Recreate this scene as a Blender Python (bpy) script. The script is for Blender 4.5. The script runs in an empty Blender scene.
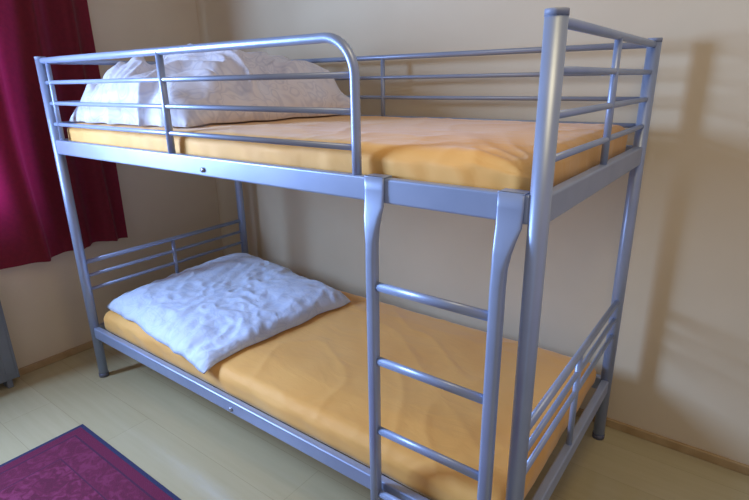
import bpy, bmesh
from math import *
from mathutils import Vector, Matrix, noise
S=bpy.context.scene
S.view_settings.view_transform='Standard'
COL=S.collection
# ------------------------------------------------------------ materials
def mat(name,col,rough=.6,metal=0.0,**kw):
    m=bpy.data.materials.new(name); m.use_nodes=True
    b=m.node_tree.nodes['Principled BSDF']
    b.inputs['Base Color'].default_value=(*col,1); b.inputs['Roughness'].default_value=rough; b.inputs['Metallic'].default_value=metal
    for k,v in kw.items(): b.inputs[k.replace('_',' ')].default_value=v
    return m
def N(m,t,**kw):
    n=m.node_tree.nodes.new(t)
    for k,v in kw.items(): setattr(n,k,v)
    return n
def Lk(m,a,b): m.node_tree.links.new(a,b)
def B(m): return m.node_tree.nodes['Principled BSDF']
def mixnoise(m,c1,c2,scale,lo=.35,hi=.65,detail=4,bump=0,bscale=None,bdist=.002,coord='Object',stretch=None,bstretch=None):
    tc=N(m,'ShaderNodeTexCoord'); src=tc.outputs[coord]
    if stretch:
        mp=N(m,'ShaderNodeMapping'); mp.inputs['Scale'].default_value=stretch; Lk(m,src,mp.inputs[0]); src=mp.outputs[0]
    n=N(m,'ShaderNodeTexNoise'); n.inputs['Scale'].default_value=scale; n.inputs['Detail'].default_value=detail
    Lk(m,src,n.inputs['Vector'])
    r=N(m,'ShaderNodeValToRGB'); r.color_ramp.elements[0].position=lo; r.color_ramp.elements[1].position=hi
    r.color_ramp.elements[0].color=(*c1,1); r.color_ramp.elements[1].color=(*c2,1)
    Lk(m,n.outputs['Fac'],r.inputs[0]); Lk(m,r.outputs[0],B(m).inputs['Base Color'])
    if bump:
        n2=N(m,'ShaderNodeTexNoise'); n2.inputs['Scale'].default_value=bscale or scale; n2.inputs['Detail'].default_value=6
        if bstretch:
            mp=N(m,'ShaderNodeMapping'); mp.inputs['Scale'].default_value=bstretch; mp.inputs['Rotation'].default_value=(0,0,.5); Lk(m,src,mp.inputs[0]); Lk(m,mp.outputs[0],n2.inputs['Vector']); n2.inputs['Distortion'].default_value=1.2
        else: Lk(m,src,n2.inputs['Vector'])
        bp=N(m,'ShaderNodeBump'); bp.inputs['Strength'].default_value=bump; bp.inputs['Distance'].default_value=bdist
        Lk(m,n2.outputs['Fac'],bp.inputs['Height']); Lk(m,bp.outputs[0],B(m).inputs['Normal'])
    return r
M_metal=mat('silver_paint',(.30,.35,.46),.40,.38)
mixnoise(M_metal,(.33,.41,.57),(.37,.45,.61),9,bump=.15,bscale=120,bdist=.0004)
M_cap=mat('grey_plastic',(.10,.11,.15),.5); mixnoise(M_cap,(.09,.10,.14),(.13,.14,.18),20)
M_capl=mat('silver_plastic',(.10,.11,.15),.5); mixnoise(M_capl,(.24,.29,.40),(.28,.33,.44),20)
M_bolt=mat('steel',(.5,.52,.56),.3,.9); mixnoise(M_bolt,(.48,.5,.54),(.55,.57,.6),20)
M_wall=mat('cream_plaster',(.60,.50,.38),.75)
mixnoise(M_wall,(.70,.60,.41),(.76,.66,.46),2.2,.3,.7,bump=.15,bscale=35,bdist=.003)
M_wood=mat('oak_trim',(.45,.30,.14),.45)
mixnoise(M_wood,(.40,.27,.12),(.50,.36,.18),14,bump=.1)
M_sheet=mat('orange_sheet',(.80,.45,.13),.68,Sheen_Weight=.35,Sheen_Roughness=.4)
M_sheet.node_tree.nodes['Principled BSDF'].inputs['Sheen Tint'].default_value=(.9,.95,.95,1)
mixnoise(M_sheet,(.87,.45,.10),(.93,.52,.135),3,bump=.30,bscale=6,bdist=.010,bstretch=(1,2.6,1))
M_slat=mat('steel_slat',(.18,.20,.25),.5,.5); mixnoise(M_slat,(.16,.18,.23),(.2,.22,.27),8)
def floral(name,base,pat,scale,bstr,bsc=13):
    m=mat(name,base,.85,Sheen_Weight=.2)
    tc=N(m,'ShaderNodeTexCoord')
    no=N(m,'ShaderNodeTexNoise'); no.inputs['Scale'].default_value=scale; no.inputs['Detail'].default_value=1; no.inputs['Distortion'].default_value=1.2; Lk(m,tc.outputs['Object'],no.inputs['Vector'])
    r=N(m,'ShaderNodeValToRGB'); e=r.color_ramp.elements
    e[0].position=.40; e[0].color=(*base,1); e[1].position=.64; e[1].color=(*base,1)
    for pos,c in ((.45,pat),(.48,pat),(.51,base),(.545,base),(.575,pat),(.60,base)):
        q=e.new(pos); q.color=(*c,1)
    Lk(m,no.outputs['Fac'],r.inputs[0]); Lk(m,r.outputs[0],B(m).inputs['Base Color'])
    n2=N(m,'ShaderNodeTexNoise'); n2.inputs['Scale'].default_value=bsc; n2.inputs['Detail'].default_value=2; n2.inputs['Distortion'].default_value=.8
    Lk(m,tc.outputs['Object'],n2.inputs['Vector'])
    bp=N(m,'ShaderNodeBump'); bp.inputs['Strength'].default_value=bstr; bp.inputs['Distance'].default_value=.012
    Lk(m,n2.outputs['Fac'],bp.inputs['Height']); Lk(m,bp.outputs[0],B(m).inputs['Normal'])
    return m
M_duvet=floral('duvet_cotton',(.80,.80,.84),(.68,.69,.76),9,.6,11)
M_pillow=floral('pillow_cotton',(.68,.80,.97),(.60,.73,.93),12,.5,15)
# curtain
M_cur=mat('burgundy_curtain',(.20,.008,.035),.8,Sheen_Weight=.08)
mixnoise(M_cur,(.14,.004,.010),(.19,.006,.015),60,bump=.2,bscale=300,bdist=.001)
nt=M_cur.node_tree; tr=nt.nodes.new('ShaderNodeBsdfTranslucent'); tr.inputs[0].default_value=(.50,.022,.12,1)
mx=nt.nodes.new('ShaderNodeMixShader'); mx.inputs[0].default_value=.22
nt.links.new(B(M_cur).outputs[0],mx.inputs[1]); nt.links.new(tr.outputs[0],mx.inputs[2]); nt.links.new(mx.outputs[0],nt.nodes['Material Output'].inputs[0])
# floor
M_floor=mat('pale_laminate',(.62,.52,.30),.20)
tc=N(M_floor,'ShaderNodeTexCoord')
br=N(M_floor,'ShaderNodeTexBrick'); br.offset=.37; br.inputs['Scale'].default_value=1
br.inputs['Brick Width'].default_value=1.25; br.inputs['Row Height'].default_value=.19; br.inputs['Mortar Size'].default_value=.0009
br.inputs['Color1'].default_value=(.51,.45,.26,1); br.inputs['Color2'].default_value=(.53,.47,.28,1); br.inputs['Mortar'].default_value=(.40,.34,.19,1)
mp=N(M_floor,'ShaderNodeMapping'); mp.inputs['Location'].default_value=(.3,.06,0); Lk(M_floor,tc.outputs['Object'],mp.inputs[0]); Lk(M_floor,mp.outputs[0],br.inputs['Vector'])
mp2=N(M_floor,'ShaderNodeMapping'); mp2.inputs['Scale'].default_value=(1.5,22,1); Lk(M_floor,tc.outputs['Object'],mp2.inputs[0])
gn=N(M_floor,'ShaderNodeTexNoise'); gn.inputs['Scale'].default_value=2; gn.inputs['Detail'].default_value=6; Lk(M_floor,mp2.outputs[0],gn.inputs['Vector'])
gr=N(M_floor,'ShaderNodeValToRGB'); gr.color_ramp.elements[0].color=(.88,.86,.82,1); gr.color_ramp.elements[0].position=.3; gr.color_ramp.elements[1].position=.7
Lk(M_floor,gn.outputs['Fac'],gr.inputs[0])
mm=N(M_floor,'ShaderNodeMixRGB',blend_type='MULTIPLY'); mm.inputs[0].default_value=.5
Lk(M_floor,br.outputs['Color'],mm.inputs[1]); Lk(M_floor,gr.outputs[0],mm.inputs[2]); Lk(M_floor,mm.outputs[0],B(M_floor).inputs['Base Color'])
M_rad=mat('radiator_enamel',(.42,.45,.50),.4); mixnoise(M_rad,(.16,.19,.22),(.20,.23,.26),5)
M_frame=mat('window_paint',(.75,.75,.74),.4); mixnoise(M_frame,(.72,.72,.71),(.78,.78,.77),5)
# ------------------------------------------------------------ helpers
def obj(name,me,m=None,parent=None,smooth=True):
    o=bpy.data.objects.new(name,me); COL.objects.link(o)
    if m: me.materials.append(m)
    if smooth:
        for p in me.polygons: p.use_smooth=True
    if parent: o.parent=parent
    return o
def from_bm(name,bm,m,parent=None,smooth=True):
    me=bpy.data.meshes.new(name); bmesh.ops.recalc_face_normals(bm,faces=bm.faces); bm.to_mesh(me); bm.free()
    return obj(name,me,m,parent,smooth)
def sweep(bm,pts,r,seg=14,rx=None,ry=None):
    pts=[Vector(p) for p in pts]; n=len(pts); rings=[]
    t0=(pts[1]-pts[0]).normalized()
    a=Vector((0,0,1)) if abs(t0.z)<.9 else Vector((1,0,0))
    s=t0.cross(a).normalized()
    for i,p in enumerate(pts):
        t=(pts[min(i+1,n-1)]-pts[max(i-1,0)]).normalized()
        s=(s-t*s.dot(t)).normalized(); q=t.cross(s)
        rings.append([bm.verts.new(p+s*cos(2*pi*k/seg)*(rx or r)+q*sin(2*pi*k/seg)*(ry or r)) for k in range(seg)])
    for i in range(n-1):
        for k in range(seg):
            bm.faces.new((rings[i][k],rings[i][(k+1)%seg],rings[i+1][(k+1)%seg],rings[i+1][k]))
    bm.faces.new(rings[0]); bm.faces.new(rings[-1])
def tube(name,pts,r,m,parent=None,**k):
    bm=bmesh.new(); sweep(bm,pts,r,**k)
    o=from_bm(name,bm,m,parent)
    for p in o.data.polygons:
        if len(p.vertices)>4: p.use_smooth=False
    return o
def boxbm(bm,x0,x1,y0,y1,z0,z1,bev=0):
    g=bmesh.ops.create_cube(bm,size=1); vs=g['verts']
    for v in vs:
        v.co=Vector((x0 if v.co.x<0 else x1, y0 if v.co.y<0 else y1, z0 if v.co.z<0 else z1))
    if bev:
        es=list({e for v in vs for e in v.link_edges})
        bmesh.ops.bevel(bm,geom=es,offset=bev,segments=3,affect='EDGES',profile=.5)
def box(name,x0,x1,y0,y1,z0,z1,m,parent=None,bev=0,kind=None):
    bm=bmesh.new(); boxbm(bm,x0,x1,y0,y1,z0,z1,bev)
    o=from_bm(name,bm,m,parent,smooth=False)
    if kind: o['kind']=kind
    return o
def top(o,label,cat,**k):
    o['label']=label; o['category']=cat
    for a,b in k.items(): o[a]=b
def struct(o): o['kind']='structure'; return o
# ------------------------------------------------------------ room
XW=-2.385; YW=1.005; CEIL=2.5; XE=1.9; YS=-2.6
box('floor',XW-.12,XE,YS,YW+.12,-.1,0,M_floor,kind='structure')
box('wall_back',XW-.12,XE,YW,YW+.12,0,CEIL,M_wall,kind='structure')
wy0,wy1,wz0,wz1=-1.75,-.10,.78,2.15
bm=bmesh.new()
boxbm(bm,XW-.12,XW,YS,wy0,0,CEIL); boxbm(bm,XW-.12,XW,wy1,YW,0,CEIL)
boxbm(bm,XW-.12,XW,wy0,wy1,0,wz0); boxbm(bm,XW-.12,XW,wy0,wy1,wz1,CEIL)
struct(from_bm('wall_left',bm,M_wall,smooth=False))
bm=bmesh.new(); f=.06; xa,xb=XW-.10,XW-.05
boxbm(bm,xa,xb,wy0,wy1,wz0,wz0+f); boxbm(bm,xa,xb,wy0,wy1,wz1-f,wz1)
boxbm(bm,xa,xb,wy0,wy0+f,wz0,wz1); boxbm(bm,xa,xb,wy1-f,wy1,wz0,wz1)
mid=(wy0+wy1)/2; boxbm(bm,xa,xb,mid-.04,mid+.04,wz0,wz1)
w=struct(from_bm('window_1',bm,M_frame,smooth=False))
box('baseboard_back',XW,XE,YW-.014,YW,0,.034,M_wood,bev=.003,kind='structure')
box('baseboard_left',XW,XW+.014,YS,YW-.014,0,.034,M_wood,bev=.003,kind='structure')
# ------------------------------------------------------------ bunk bed
L=2.04; W=.906; H=1.44
bed=bpy.data.objects.new('bunk_bed',None); COL.objects.link(bed)
top(bed,'silver painted tubular steel bunk bed with ladder and guard rail','bunk bed')
RP=.020
ZU=(1.062,1.120); ZL=(.210,.262)
for (x,y) in [(0,0),(-L,0),(0,W),(-L,W)]:
    p=tube('post',[(x,y,.012),(x,y,H-.006)],RP,M_metal,bed,seg=24)
    bm=bmesh.new(); sweep(bm,[(x,y,H-.008),(x,y,H-.001),(x,y,H+.003)],RP+.0006,seg=24)
    from_bm('post_cap',bm,M_capl,p)['label']='grey plastic end cap'
    bm=bmesh.new(); sweep(bm,[(x,y,0),(x,y,.018)],RP+.002,seg=24)
    from_bm('foot_cap',bm,M_cap,p)['label']='dark plastic foot'
def beamx(y,z):  return box('side_rail',-L+RP*.8,-RP*.8,y-.013,y+.013,z[0],z[1],M_metal,bed,bev=.005)
def beamy(x,z):  return box('end_rail',x-.013,x+.013,RP*.8,W-RP*.8,z[0],z[1],M_metal,bed,bev=.005)
rails=[beamx(y,z) for y in (0,W) for z in (ZU,ZL)]
for x in (0,-L):
    for z in (ZU,ZL): beamy(x,z)
for (x,z,r) in [(-1.035,1.082,rails[0]),(-1.035,.230,rails[1])]:
    bm=bmesh.new(); sweep(bm,[(x,-.012,z),(x,-.016,z),(x,-.018,z)],.008,seg=16)
    from_bm('bolt',bm,M_bolt,r)
for z in (ZU,ZL):
    for i in range(9):
        x=-1.85+i*.205
        box('slat',x-.02,x+.02,.012,W-.012,z[0]+.006,z[0]+.018,M_slat,bed)
RZ=[1.425,1.345,1.265,1.183]
def end_bars(x,zs,zb,rt=.010,ri=.0075):
    t=tube('end_guard',[(x,.01,zs[0]),(x,W-.01,zs[0])],rt,M_metal,bed)
    for z in zs[1:]: tube('bar',[(x,.01,z),(x,W-.01,z)],ri,M_metal,t)
    tube('upright',[(x,.455,zb),(x,.455,zs[0])],.009,M_metal,t)
end_bars(0,RZ,1.11); end_bars(-L,RZ,1.11)
end_bars(0,[.575,.51,.445],.25); end_bars(-L,[.575,.51,.445],.25)
t=tube('back_guard',[(-L+.01,W,RZ[0]),(-.01,W,RZ[0])],.010,M_metal,bed)
for z in RZ[1:]: tube('bar',[(-L+.01,W,z),(-.01,W,z)],.0075,M_metal,t)
tube('upright',[(-1.02,W,1.11),(-1.02,W,RZ[0])],.009,M_metal,t)
xe=-.445; R=.085
pts=[(-L+.01,0,RZ[0]+.002),(-1.2,0,RZ[0]+.002)]
for i in range(11):
    a=pi/2*(1-i/10); pts.append((xe-R+R*cos(a),0,RZ[0]+.002-R+R*sin(a)))
pts+= [(xe,0,1.2),(xe,0,1.10)]
g=tube('front_guard',pts,.0115,M_metal,bed,seg=18)
for z in RZ[1:]: tube('bar',[(-L+.01,0,z),(xe,0,z)],.0075,M_metal,g)
tube('upright',[(-1.21,0,1.11),(-1.21,0,RZ[0])],.0115,M_metal,g)
tube('upright',[(-1.985,0,1.11),(-1.985,0,RZ[0])],.009,M_metal,g)
# ladder
bm=bmesh.new()
def stile(xc,dx,hs):
    prof=[(.006,hs,.014,-.034,0),(.5,hs,.014,-.034,0),(.93,hs,.014,-.034,0),(.97,hs+.0005,.013,-.033,dx*.1),
          (1.0,hs+.002,.011,-.031,dx*.35),(1.03,.022,.008,-.026,dx*.7),(1.055,.0265,.004,-.0185,dx),(1.09,.027,.003,-.0165,dx),(1.1235,.027,.003,-.0165,dx)]
    rings=[]
    for z,hw,hd,yc,sx in prof:
        seg=24; ring=[]
        e=.7 if z<1.0 else .35
        for k in range(seg):
            a=2*pi*k/seg
            cx=copysign(abs(cos(a))**e,cos(a)); sy=copysign(abs(sin(a))**e,sin(a))
            ring.append(bm.verts.new((xc+sx+cx*hw,yc+sy*hd,z)))
        rings.append(ring)
    for i in range(len(rings)-1):
        for k in range(24): bm.faces.new((rings[i][k],rings[i][(k+1)%24],rings[i+1][(k+1)%24],rings[i+1][k]))
    bm.faces.new(rings[0]); bm.faces.new(rings[-1])
    boxbm(bm,xc+dx-.027,xc+dx+.027,-.0195,.018,1.1205,1.1235,.0012)
    boxbm(bm,xc+dx-.027,xc+dx+.027,.0135,.018,1.095,1.122,.001)
xl,xr=-.378,-.060
stile(xl,-.004,.0145); stile(xr,.008,.0155)
lad=from_bm('ladder',bm,M_metal,bed)
lad['label']='hook-on steel ladder'
for z in (.862,.66,.452,.245):
    rg=tube('rung',[(xl+.01,-.034,z),(xr-.01,-.034,z)],.0125,M_metal,lad,rx=.009,ry=.012)
# ------------------------------------------------------------ bedding
def mattress(name,x0,x1,y0,y1,z0,z1,seed,r=.028,crown=.008,sag=0,ga_amt=1):
    bm=bmesh.new()
    cx,cy=(x0+x1)/2,(y0+y1)/2; hx,hy=(x1-x0)/2,(y1-y0)/2
    bmesh.ops.create_cube(bm,size=2)
    for ax,c in ((0,220),(1,100),(2,14)):
        bmesh.ops.subdivide_edges(bm,edges=[e for e in bm.edges if abs(e.verts[0].co[ax]-e.verts[1].co[ax])>1],cuts=c,use_grid_fill=True)
    hz=(z1-z0)/2; cz=(z0+z1)/2
    for v in bm.verts:
        p=Vector((v.co.x*hx,v.co.y*hy,v.co.z*hz))
        q=Vector((max(-hx+r,min(hx-r,p.x)),max(-hy+r,min(hy-r,p.y)),max(-hz+r,min(hz-r,p.z))))
        d=p-q
        if d.length>1e-6: p=q+d.normalized()*r if d.length>r else p
        P=p+Vector((cx,cy,cz))
        w=noise.noise(Vector((P.x*3+seed,P.y*3,P.z*3)))*.003
        rid=1-abs(noise.noise(Vector((P.x*5+P.y*4+seed,P.y*2.5-P.x*1.5,seed)))*3)
        rid2=1-abs(noise.noise(Vector((P.x*9-P.y*5+seed,P.y*5+P.x*2,seed+4)))*4)
        dc=Vector((P.x-x1,P.y-y0)); ang=atan2(dc.y,dc.x); rad_=dc.length
        cr_=max(0,1-rad_/.35)*min(1,rad_/.05)*sin(ang*16+noise.noise(Vector((P.x*5,P.y*5,seed)))*4)*.004*(1 if sag else 0)
        edg=max(0,1-min((1-abs(v.co.x))*hx,(1-abs(v.co.y))*hy)/.18)
        topw=max(0,v.co.z)
        P.z-=topw*sag*max(0,1-(1-v.co.x)*hx/.22)**2*max(0,1-(1+v.co.y)*hy/.3)
        ga=noise.noise(Vector((P.x*22+seed+P.y*10,P.y*4,P.z*9)))*ga_amt
        nearf=max(0,1-(1+v.co.y)*hy/.10)
        if v.co.z>.5:
            P.z+=w+cr_+.0028*max(0,rid)**3+.0016*max(0,rid2)**2*(.3+edg)+.0015*ga*nearf
            e=min(1,(1-abs(v.co.x))*hx/.2)*min(1,(1-abs(v.co.y))*hy/.15)
            P.z+=crown*max(0,e)
        elif abs(v.co.z)<.99:
            g=(noise.noise(Vector((P.x*10+seed+P.z*12,P.y*10,P.z*6)))*.006+ga*.003)*(1-v.co.z*v.co.z)
            nrm=Vector((v.co.x if abs(v.co.x)>.99 else 0,v.co.y if abs(v.co.y)>.99 else 0,0))
            P+=nrm*min(g,.004)
        v.co=P
    return from_bm(name,bm,M_sheet)
m1=mattress('mattress',-2.015,-.028,.022,W-.022,ZU[0]+.0185,1.186,3.1,r=.038,sag=.018,crown=.010)
top(m1,'mattress in a yellow-orange fitted sheet on the upper bunk','mattress',group='bunk mattresses')
m2=mattress('mattress',-2.015,-.028,.022,W-.022,ZL[0]+.0185,.334,8.7,r=.040,crown=.014,ga_amt=.2)
top(m2,'mattress in a yellow-orange fitted sheet on the lower bunk','mattress',group='bunk mattresses')
def cushion(name,quad,mob,T,m,seed,n=160,wr=.02,pw=2.6,edge=.02,hmap=None,pull=.03,sharp=.5,fine=.3,f1=(4,5),f2=(10,8),warp=.3,a1=.9,a2=.5,soft=.08):
    A,Bq,C,D=[Vector(q) for q in quad]; bm=bmesh.new(); gt={};gb={}
    def ground(x,y):
        yc=max(.065,y); xc=max(-1.97,x)
        ok,loc,nr,ix=mob.ray_cast(Vector((xc,yc,3)),Vector((0,0,-1)))
        z=loc.z
        out=max(0,.055-y)
        return z+.002-out*out*4
    def ridge(x): return 1-sqrt(x*x+soft*soft)*2.4
    for i in range(n+1):
        for j in range(n+1):
            u=i/n*2-1; v=j/n*2-1
            k=1-pull*(u*u)*(v*v)
            a=(u*k+1)/2;b=(v*k+1)/2
            P=A*(1-a)*(1-b)+Bq*a*(1-b)+C*a*b+D*(1-a)*b
            pr=max(0,(1-abs(u)**pw))*max(0,(1-abs(v)**pw))
            prof=pr**sharp
            ed=noise.noise(Vector((P[0]*7+seed,P[1]*7,seed)))*edge
            P=Vector((P[0]+(ed*u if u>0 else -abs(ed)*u),P[1]+(ed*v if v>0 else -abs(ed)*v),0))
            wp=Vector((noise.noise(Vector((P.x*3,P.y*3,seed))),noise.noise(Vector((P.x*3,P.y*3,seed+9))),0))*warp
            q=(P+wp)
            r1=ridge(noise.noise(Vector((q.x*f1[0],q.y*f1[1],seed+1))))
            r2=ridge(noise.noise(Vector((q.x*f2[0]+3,q.y*f2[1],seed+2))))
            f=wr*(r1*a1+r2*a2+noise.noise(Vector((q.x*20,q.y*20,seed)))*fine)
            h=hmap(u,v) if hmap else 1
            gz=ground(P.x,P.y)+.004
            z=gz+.003+T*prof*h+f*min(1,prof*1.6)
            inner=0<i<n and 0<j<n
            gt[i,j]=bm.verts.new((P.x,P.y,max(z,gz+.003) if inner else gz+.002))
            gb[i,j]=bm.verts.new((P.x,P.y,gz)) if inner else gt[i,j]
    for i in range(n):
        for j in range(n):
            bm.faces.new((gt[i,j],gt[i+1,j],gt[i+1,j+1],gt[i,j+1]))
            f=[gb[i,j],gb[i,j+1],gb[i+1,j+1],gb[i+1,j]]
            if not all(x in (gt[i,j],gt[i,j+1],gt[i+1,j+1],gt[i+1,j]) for x in f): bm.faces.new(f)
    return from_bm(name,bm,m)
bpy.context.view_layer.update()
def dh(u,v):
    n1=noise.noise(Vector((u*1.6+5,v*1.6,1.3)))
    n2=noise.noise(Vector((u*3.2,v*3.0+2,4.1)))
    return 1.03-.16*(v<0)*(v*v)+.14*max(0,u)*max(0,v)-.12*u*u+.12*n1+.14*n2
d=cushion('duvet',[(-2.026,.026),(-1.23,.03),(-1.07,.82),(-2.015,.87)],m1,.190,M_duvet,6.6,wr=.055,pw=3.6,sharp=.48,edge=.05,fine=.18,
    f1=(4.5,5.5),f2=(9,10),a1=.8,a2=.55,warp=.25,soft=.05,hmap=dh)
top(d,'crumpled white duvet with faint grey pattern heaped on the upper bunk','duvet')
p=cushion('pillow',[(-2.026,.06),(-1.17,-.02),(-1.10,.74),(-2.026,.86)],m2,.066,M_pillow,7.7,wr=.010,pw=9,pull=.0,sharp=.6,edge=.02,fine=.45,f1=(5,6),f2=(16,13),a1=.6,a2=.65,warp=.12,soft=.08,
    hmap=lambda u,v: 1.0+.25*v-.25*u)
top(p,'large flat square pillow in pale blue-white cover on lower bunk','pillow')
# ------------------------------------------------------------ curtain
bm=bmesh.new(); ny,nz=180,50; cur={}
y0,y1=-.52,.358
for i in range(ny+1):
    s=i/ny
    for j in range(nz+1):
        t=j/nz; z=.56+t*(2.36-.56)
        amp=.026*(1-.3*t)*(.7+.6*noise.noise(Vector((s*3,t*1.5,11))))
        ph=s*2*pi*4.6+1.3*sin(s*7+.6)+1.3*noise.noise(Vector((s*3,t*1.6,2)))
        y=y0+(y1-y0)*s+.03*noise.noise(Vector((s*5,t*1.5,7)))*min(1,(1-s)*6)+.012*cos(ph)
        x=XW+.085+amp*sin(ph)+.008*sin(ph*2.3+1)*(1-t*.5)+.016*noise.noise(Vector((s*9,t*2.5,4)))
        zz=z+(.010*sin(s*9+.5) if j==0 else 0)
        cur[i,j]=bm.verts.new((x,y,zz))
for i in range(ny):
    for j in range(nz): bm.faces.new((cur[i,j],cur[i+1,j],cur[i+1,j+1],cur[i,j+1]))
c=from_bm('curtain',bm,M_cur)
top(c,'dark burgundy red curtain hanging in folds beside the window','curtain')
rod=tube('curtain_rod',[(XW+.085,-2.0,2.375),(XW+.085,.5,2.375)],.012,M_bolt)
top(rod,'thin steel curtain rod above the window','curtain rod')
for y in (-1.95,.45):
    tube('bracket',[(XW,y,2.375),(XW+.08,y,2.375)],.008,M_bolt,rod)
# ------------------------------------------------------------ radiator
bm=bmesh.new(); ya,yb=-1.35,-.268
boxbm(bm,XW+.085,XW+.10,ya,yb,.04,.47,.005)
boxbm(bm,XW+.03,XW+.045,ya,yb,.04,.47,.005)
boxbm(bm,XW+.03,XW+.10,ya,yb,.465,.48,.004)
n=20
for i in range(n):
    y=ya+.03+(yb-ya-.06)*i/(n-1)
    boxbm(bm,XW+.098,XW+.103,y-.02,y+.02,.07,.45,.002)
boxbm(bm,XW+.028,XW+.102,yb-.004,yb+.002,.04,.475,.001)
rad=from_bm('radiator',bm,M_rad,smooth=False)
top(rad,'grey enamel panel radiator standing under the window','radiator')
for y in (ya+.1,yb-.04):
    box('leg',XW+.03,XW+.095,y-.012,y+.012,0,.045,M_rad,rad,bev=.003)
# ------------------------------------------------------------ rug
M_rug=mat('rug_wool',(.2,.01,.05),.95,Sheen_Weight=.1)
tc=N(M_rug,'ShaderNodeTexCoord'); sx=N(M_rug,'ShaderNodeSeparateXYZ'); Lk(M_rug,tc.outputs['Generated'],sx.inputs[0])
RX,RY=1.75,1.15
def mth(op,a,b=None):
    n=N(M_rug,'ShaderNodeMath',operation=op)
    for i,v in enumerate((a,b)):
        if v is None: continue
        if isinstance(v,(int,float)): n.inputs[i].default_value=v
        else: Lk(M_rug,v,n.inputs[i])
    return n.outputs[0]
def dist(o,s):
    a=mth('SUBTRACT',o,.5); a=mth('ABSOLUTE',a); a=mth('SUBTRACT',.5,a); return mth('MULTIPLY',a,s)
dd=mth('MINIMUM',dist(sx.outputs[0],RX),dist(sx.outputs[1],RY))
no=N(M_rug,'ShaderNodeTexNoise'); no.inputs['Scale'].default_value=26; no.inputs['Detail'].default_value=4; no.inputs['Distortion'].default_value=1.5; Lk(M_rug,tc.outputs['Object'],no.inputs['Vector'])
vr=N(M_rug,'ShaderNodeValToRGB'); e=vr.color_ramp.elements; e[0].position=.40; e[0].color=(.11,.003,.032,1); e[1].position=.63; e[1].color=(.22,.022,.085,1)
e3=e.new(.5); e3.color=(.14,.005,.042,1)
Lk(M_rug,no.outputs['Fac'],vr.inputs[0])
rr=N(M_rug,'ShaderNodeValToRGB'); rr.color_ramp.interpolation='CONSTANT'
el=rr.color_ramp.elements; el[0].position=0; el[0].color=(.02,.025,.08,1); el[1].position=.012; el[1].color=(.14,.004,.042,1)
for pos,cc in ((.05,(.06,.006,.04,1)),(.057,(.14,.006,.045,1)),(.145,(.06,.006,.04,1)),(.152,(.14,.006,.05,1))):
    q=el.new(pos); q.color=cc
Lk(M_rug,dd,rr.inputs[0])
gt1=mth('GREATER_THAN',dd,.152)
gt2=mth('MULTIPLY',mth('GREATER_THAN',dd,.057),mth('LESS_THAN',dd,.145))
gt3=mth('MINIMUM',mth('ADD',gt1,mth('MULTIPLY',gt2,.6)),1.0)
mx=N(M_rug,'ShaderNodeMixRGB'); Lk(M_rug,gt3,mx.inputs[0]); Lk(M_rug,rr.outputs[0],mx.inputs[1]); Lk(M_rug,vr.outputs[0],mx.inputs[2])
Lk(M_rug,mx.outputs[0],B(M_rug).inputs['Base Color'])
nn=N(M_rug,'ShaderNodeTexNoise'); nn.inputs['Scale'].default_value=260; Lk(M_rug,tc.outputs['Object'],nn.inputs['Vector'])
bp=N(M_rug,'ShaderNodeBump'); bp.inputs['Strength'].default_value=.6; bp.inputs['Distance'].default_value=.004; Lk(M_rug,nn.outputs['Fac'],bp.inputs['Height']); Lk(M_rug,bp.outputs[0],B(M_rug).inputs['Normal'])
rug=box('rug',-1.73,-1.73+RX,-.245-RY,-.245,0,.008,M_rug,bev=.002)
top(rug,'dark red and magenta oriental patterned rug on the floor','rug')
# ------------------------------------------------------------ light
def area(name,loc,rot,sx,sy,e,col,spread=pi):
    l=bpy.data.lights.new(name,'AREA'); l.shape='RECTANGLE'; l.size=sx; l.size_y=sy; l.energy=e; l.color=col; l.spread=spread
    o=bpy.data.objects.new(name,l); COL.objects.link(o); o.location=loc; o.rotation_euler=rot; return o
area('window_light',(XW+.02,-1.0,1.5),(0,-pi/2,0),.9,.5,100,(.40,.59,1.0))
area('daylight_outside',(XW-.35,-.65,1.4),(0,-pi/2,0),1.3,1.0,50,(.5,.55,1.0))
area('overhead_fill',(.3,-.3,2.45),(0,0,0),.5,.5,8,(1,.76,.40))  # added warm soft fill from overhead, no actual lamp fixture here
wd=bpy.data.worlds.new('World'); S.world=wd; wd.use_nodes=True
wt=wd.node_tree; bg=wt.nodes['Background']; bg.inputs[1].default_value=.34
tcw=wt.nodes.new('ShaderNodeTexCoord'); sp=wt.nodes.new('ShaderNodeSeparateXYZ'); cr=wt.nodes.new('ShaderNodeValToRGB')
mr=wt.nodes.new('ShaderNodeMapRange'); mr.inputs[1].default_value=-1; mr.inputs[2].default_value=1
wt.links.new(tcw.outputs['Generated'],sp.inputs[0]); wt.links.new(sp.outputs[0],mr.inputs[0]); wt.links.new(mr.outputs[0],cr.inputs[0]); wt.links.new(cr.outputs[0],bg.inputs[0])
e=cr.color_ramp.elements; e[0].position=.25; e[0].color=(.44,.50,.80,1); e[1].position=1; e[1].color=(1.05,.92,1.25,1)
q=e.new(.6); q.color=(.74,.69,.70,1)
# ------------------------------------------------------------ camera
cd=bpy.data.cameras.new('camera'); co=bpy.data.objects.new('camera',cd); COL.objects.link(co)
cd.sensor_width=36; cd.lens=515.72/749*36; cd.clip_start=.02
r=Vector((.8018,.5974,-.0144)).normalized(); fw=Vector((-.5715,.7596,-.3104)); fw=(fw-r*fw.dot(r)).normalized(); u=r.cross(fw)
mtx=Matrix.Identity(4)
for i in range(3): mtx[i][0]=r[i]; mtx[i][1]=u[i]; mtx[i][2]=-fw[i]
mtx[0][3],mtx[1][3],mtx[2][3]=.3235,-.9568,1.3299
co.matrix_world=mtx
S.camera=co
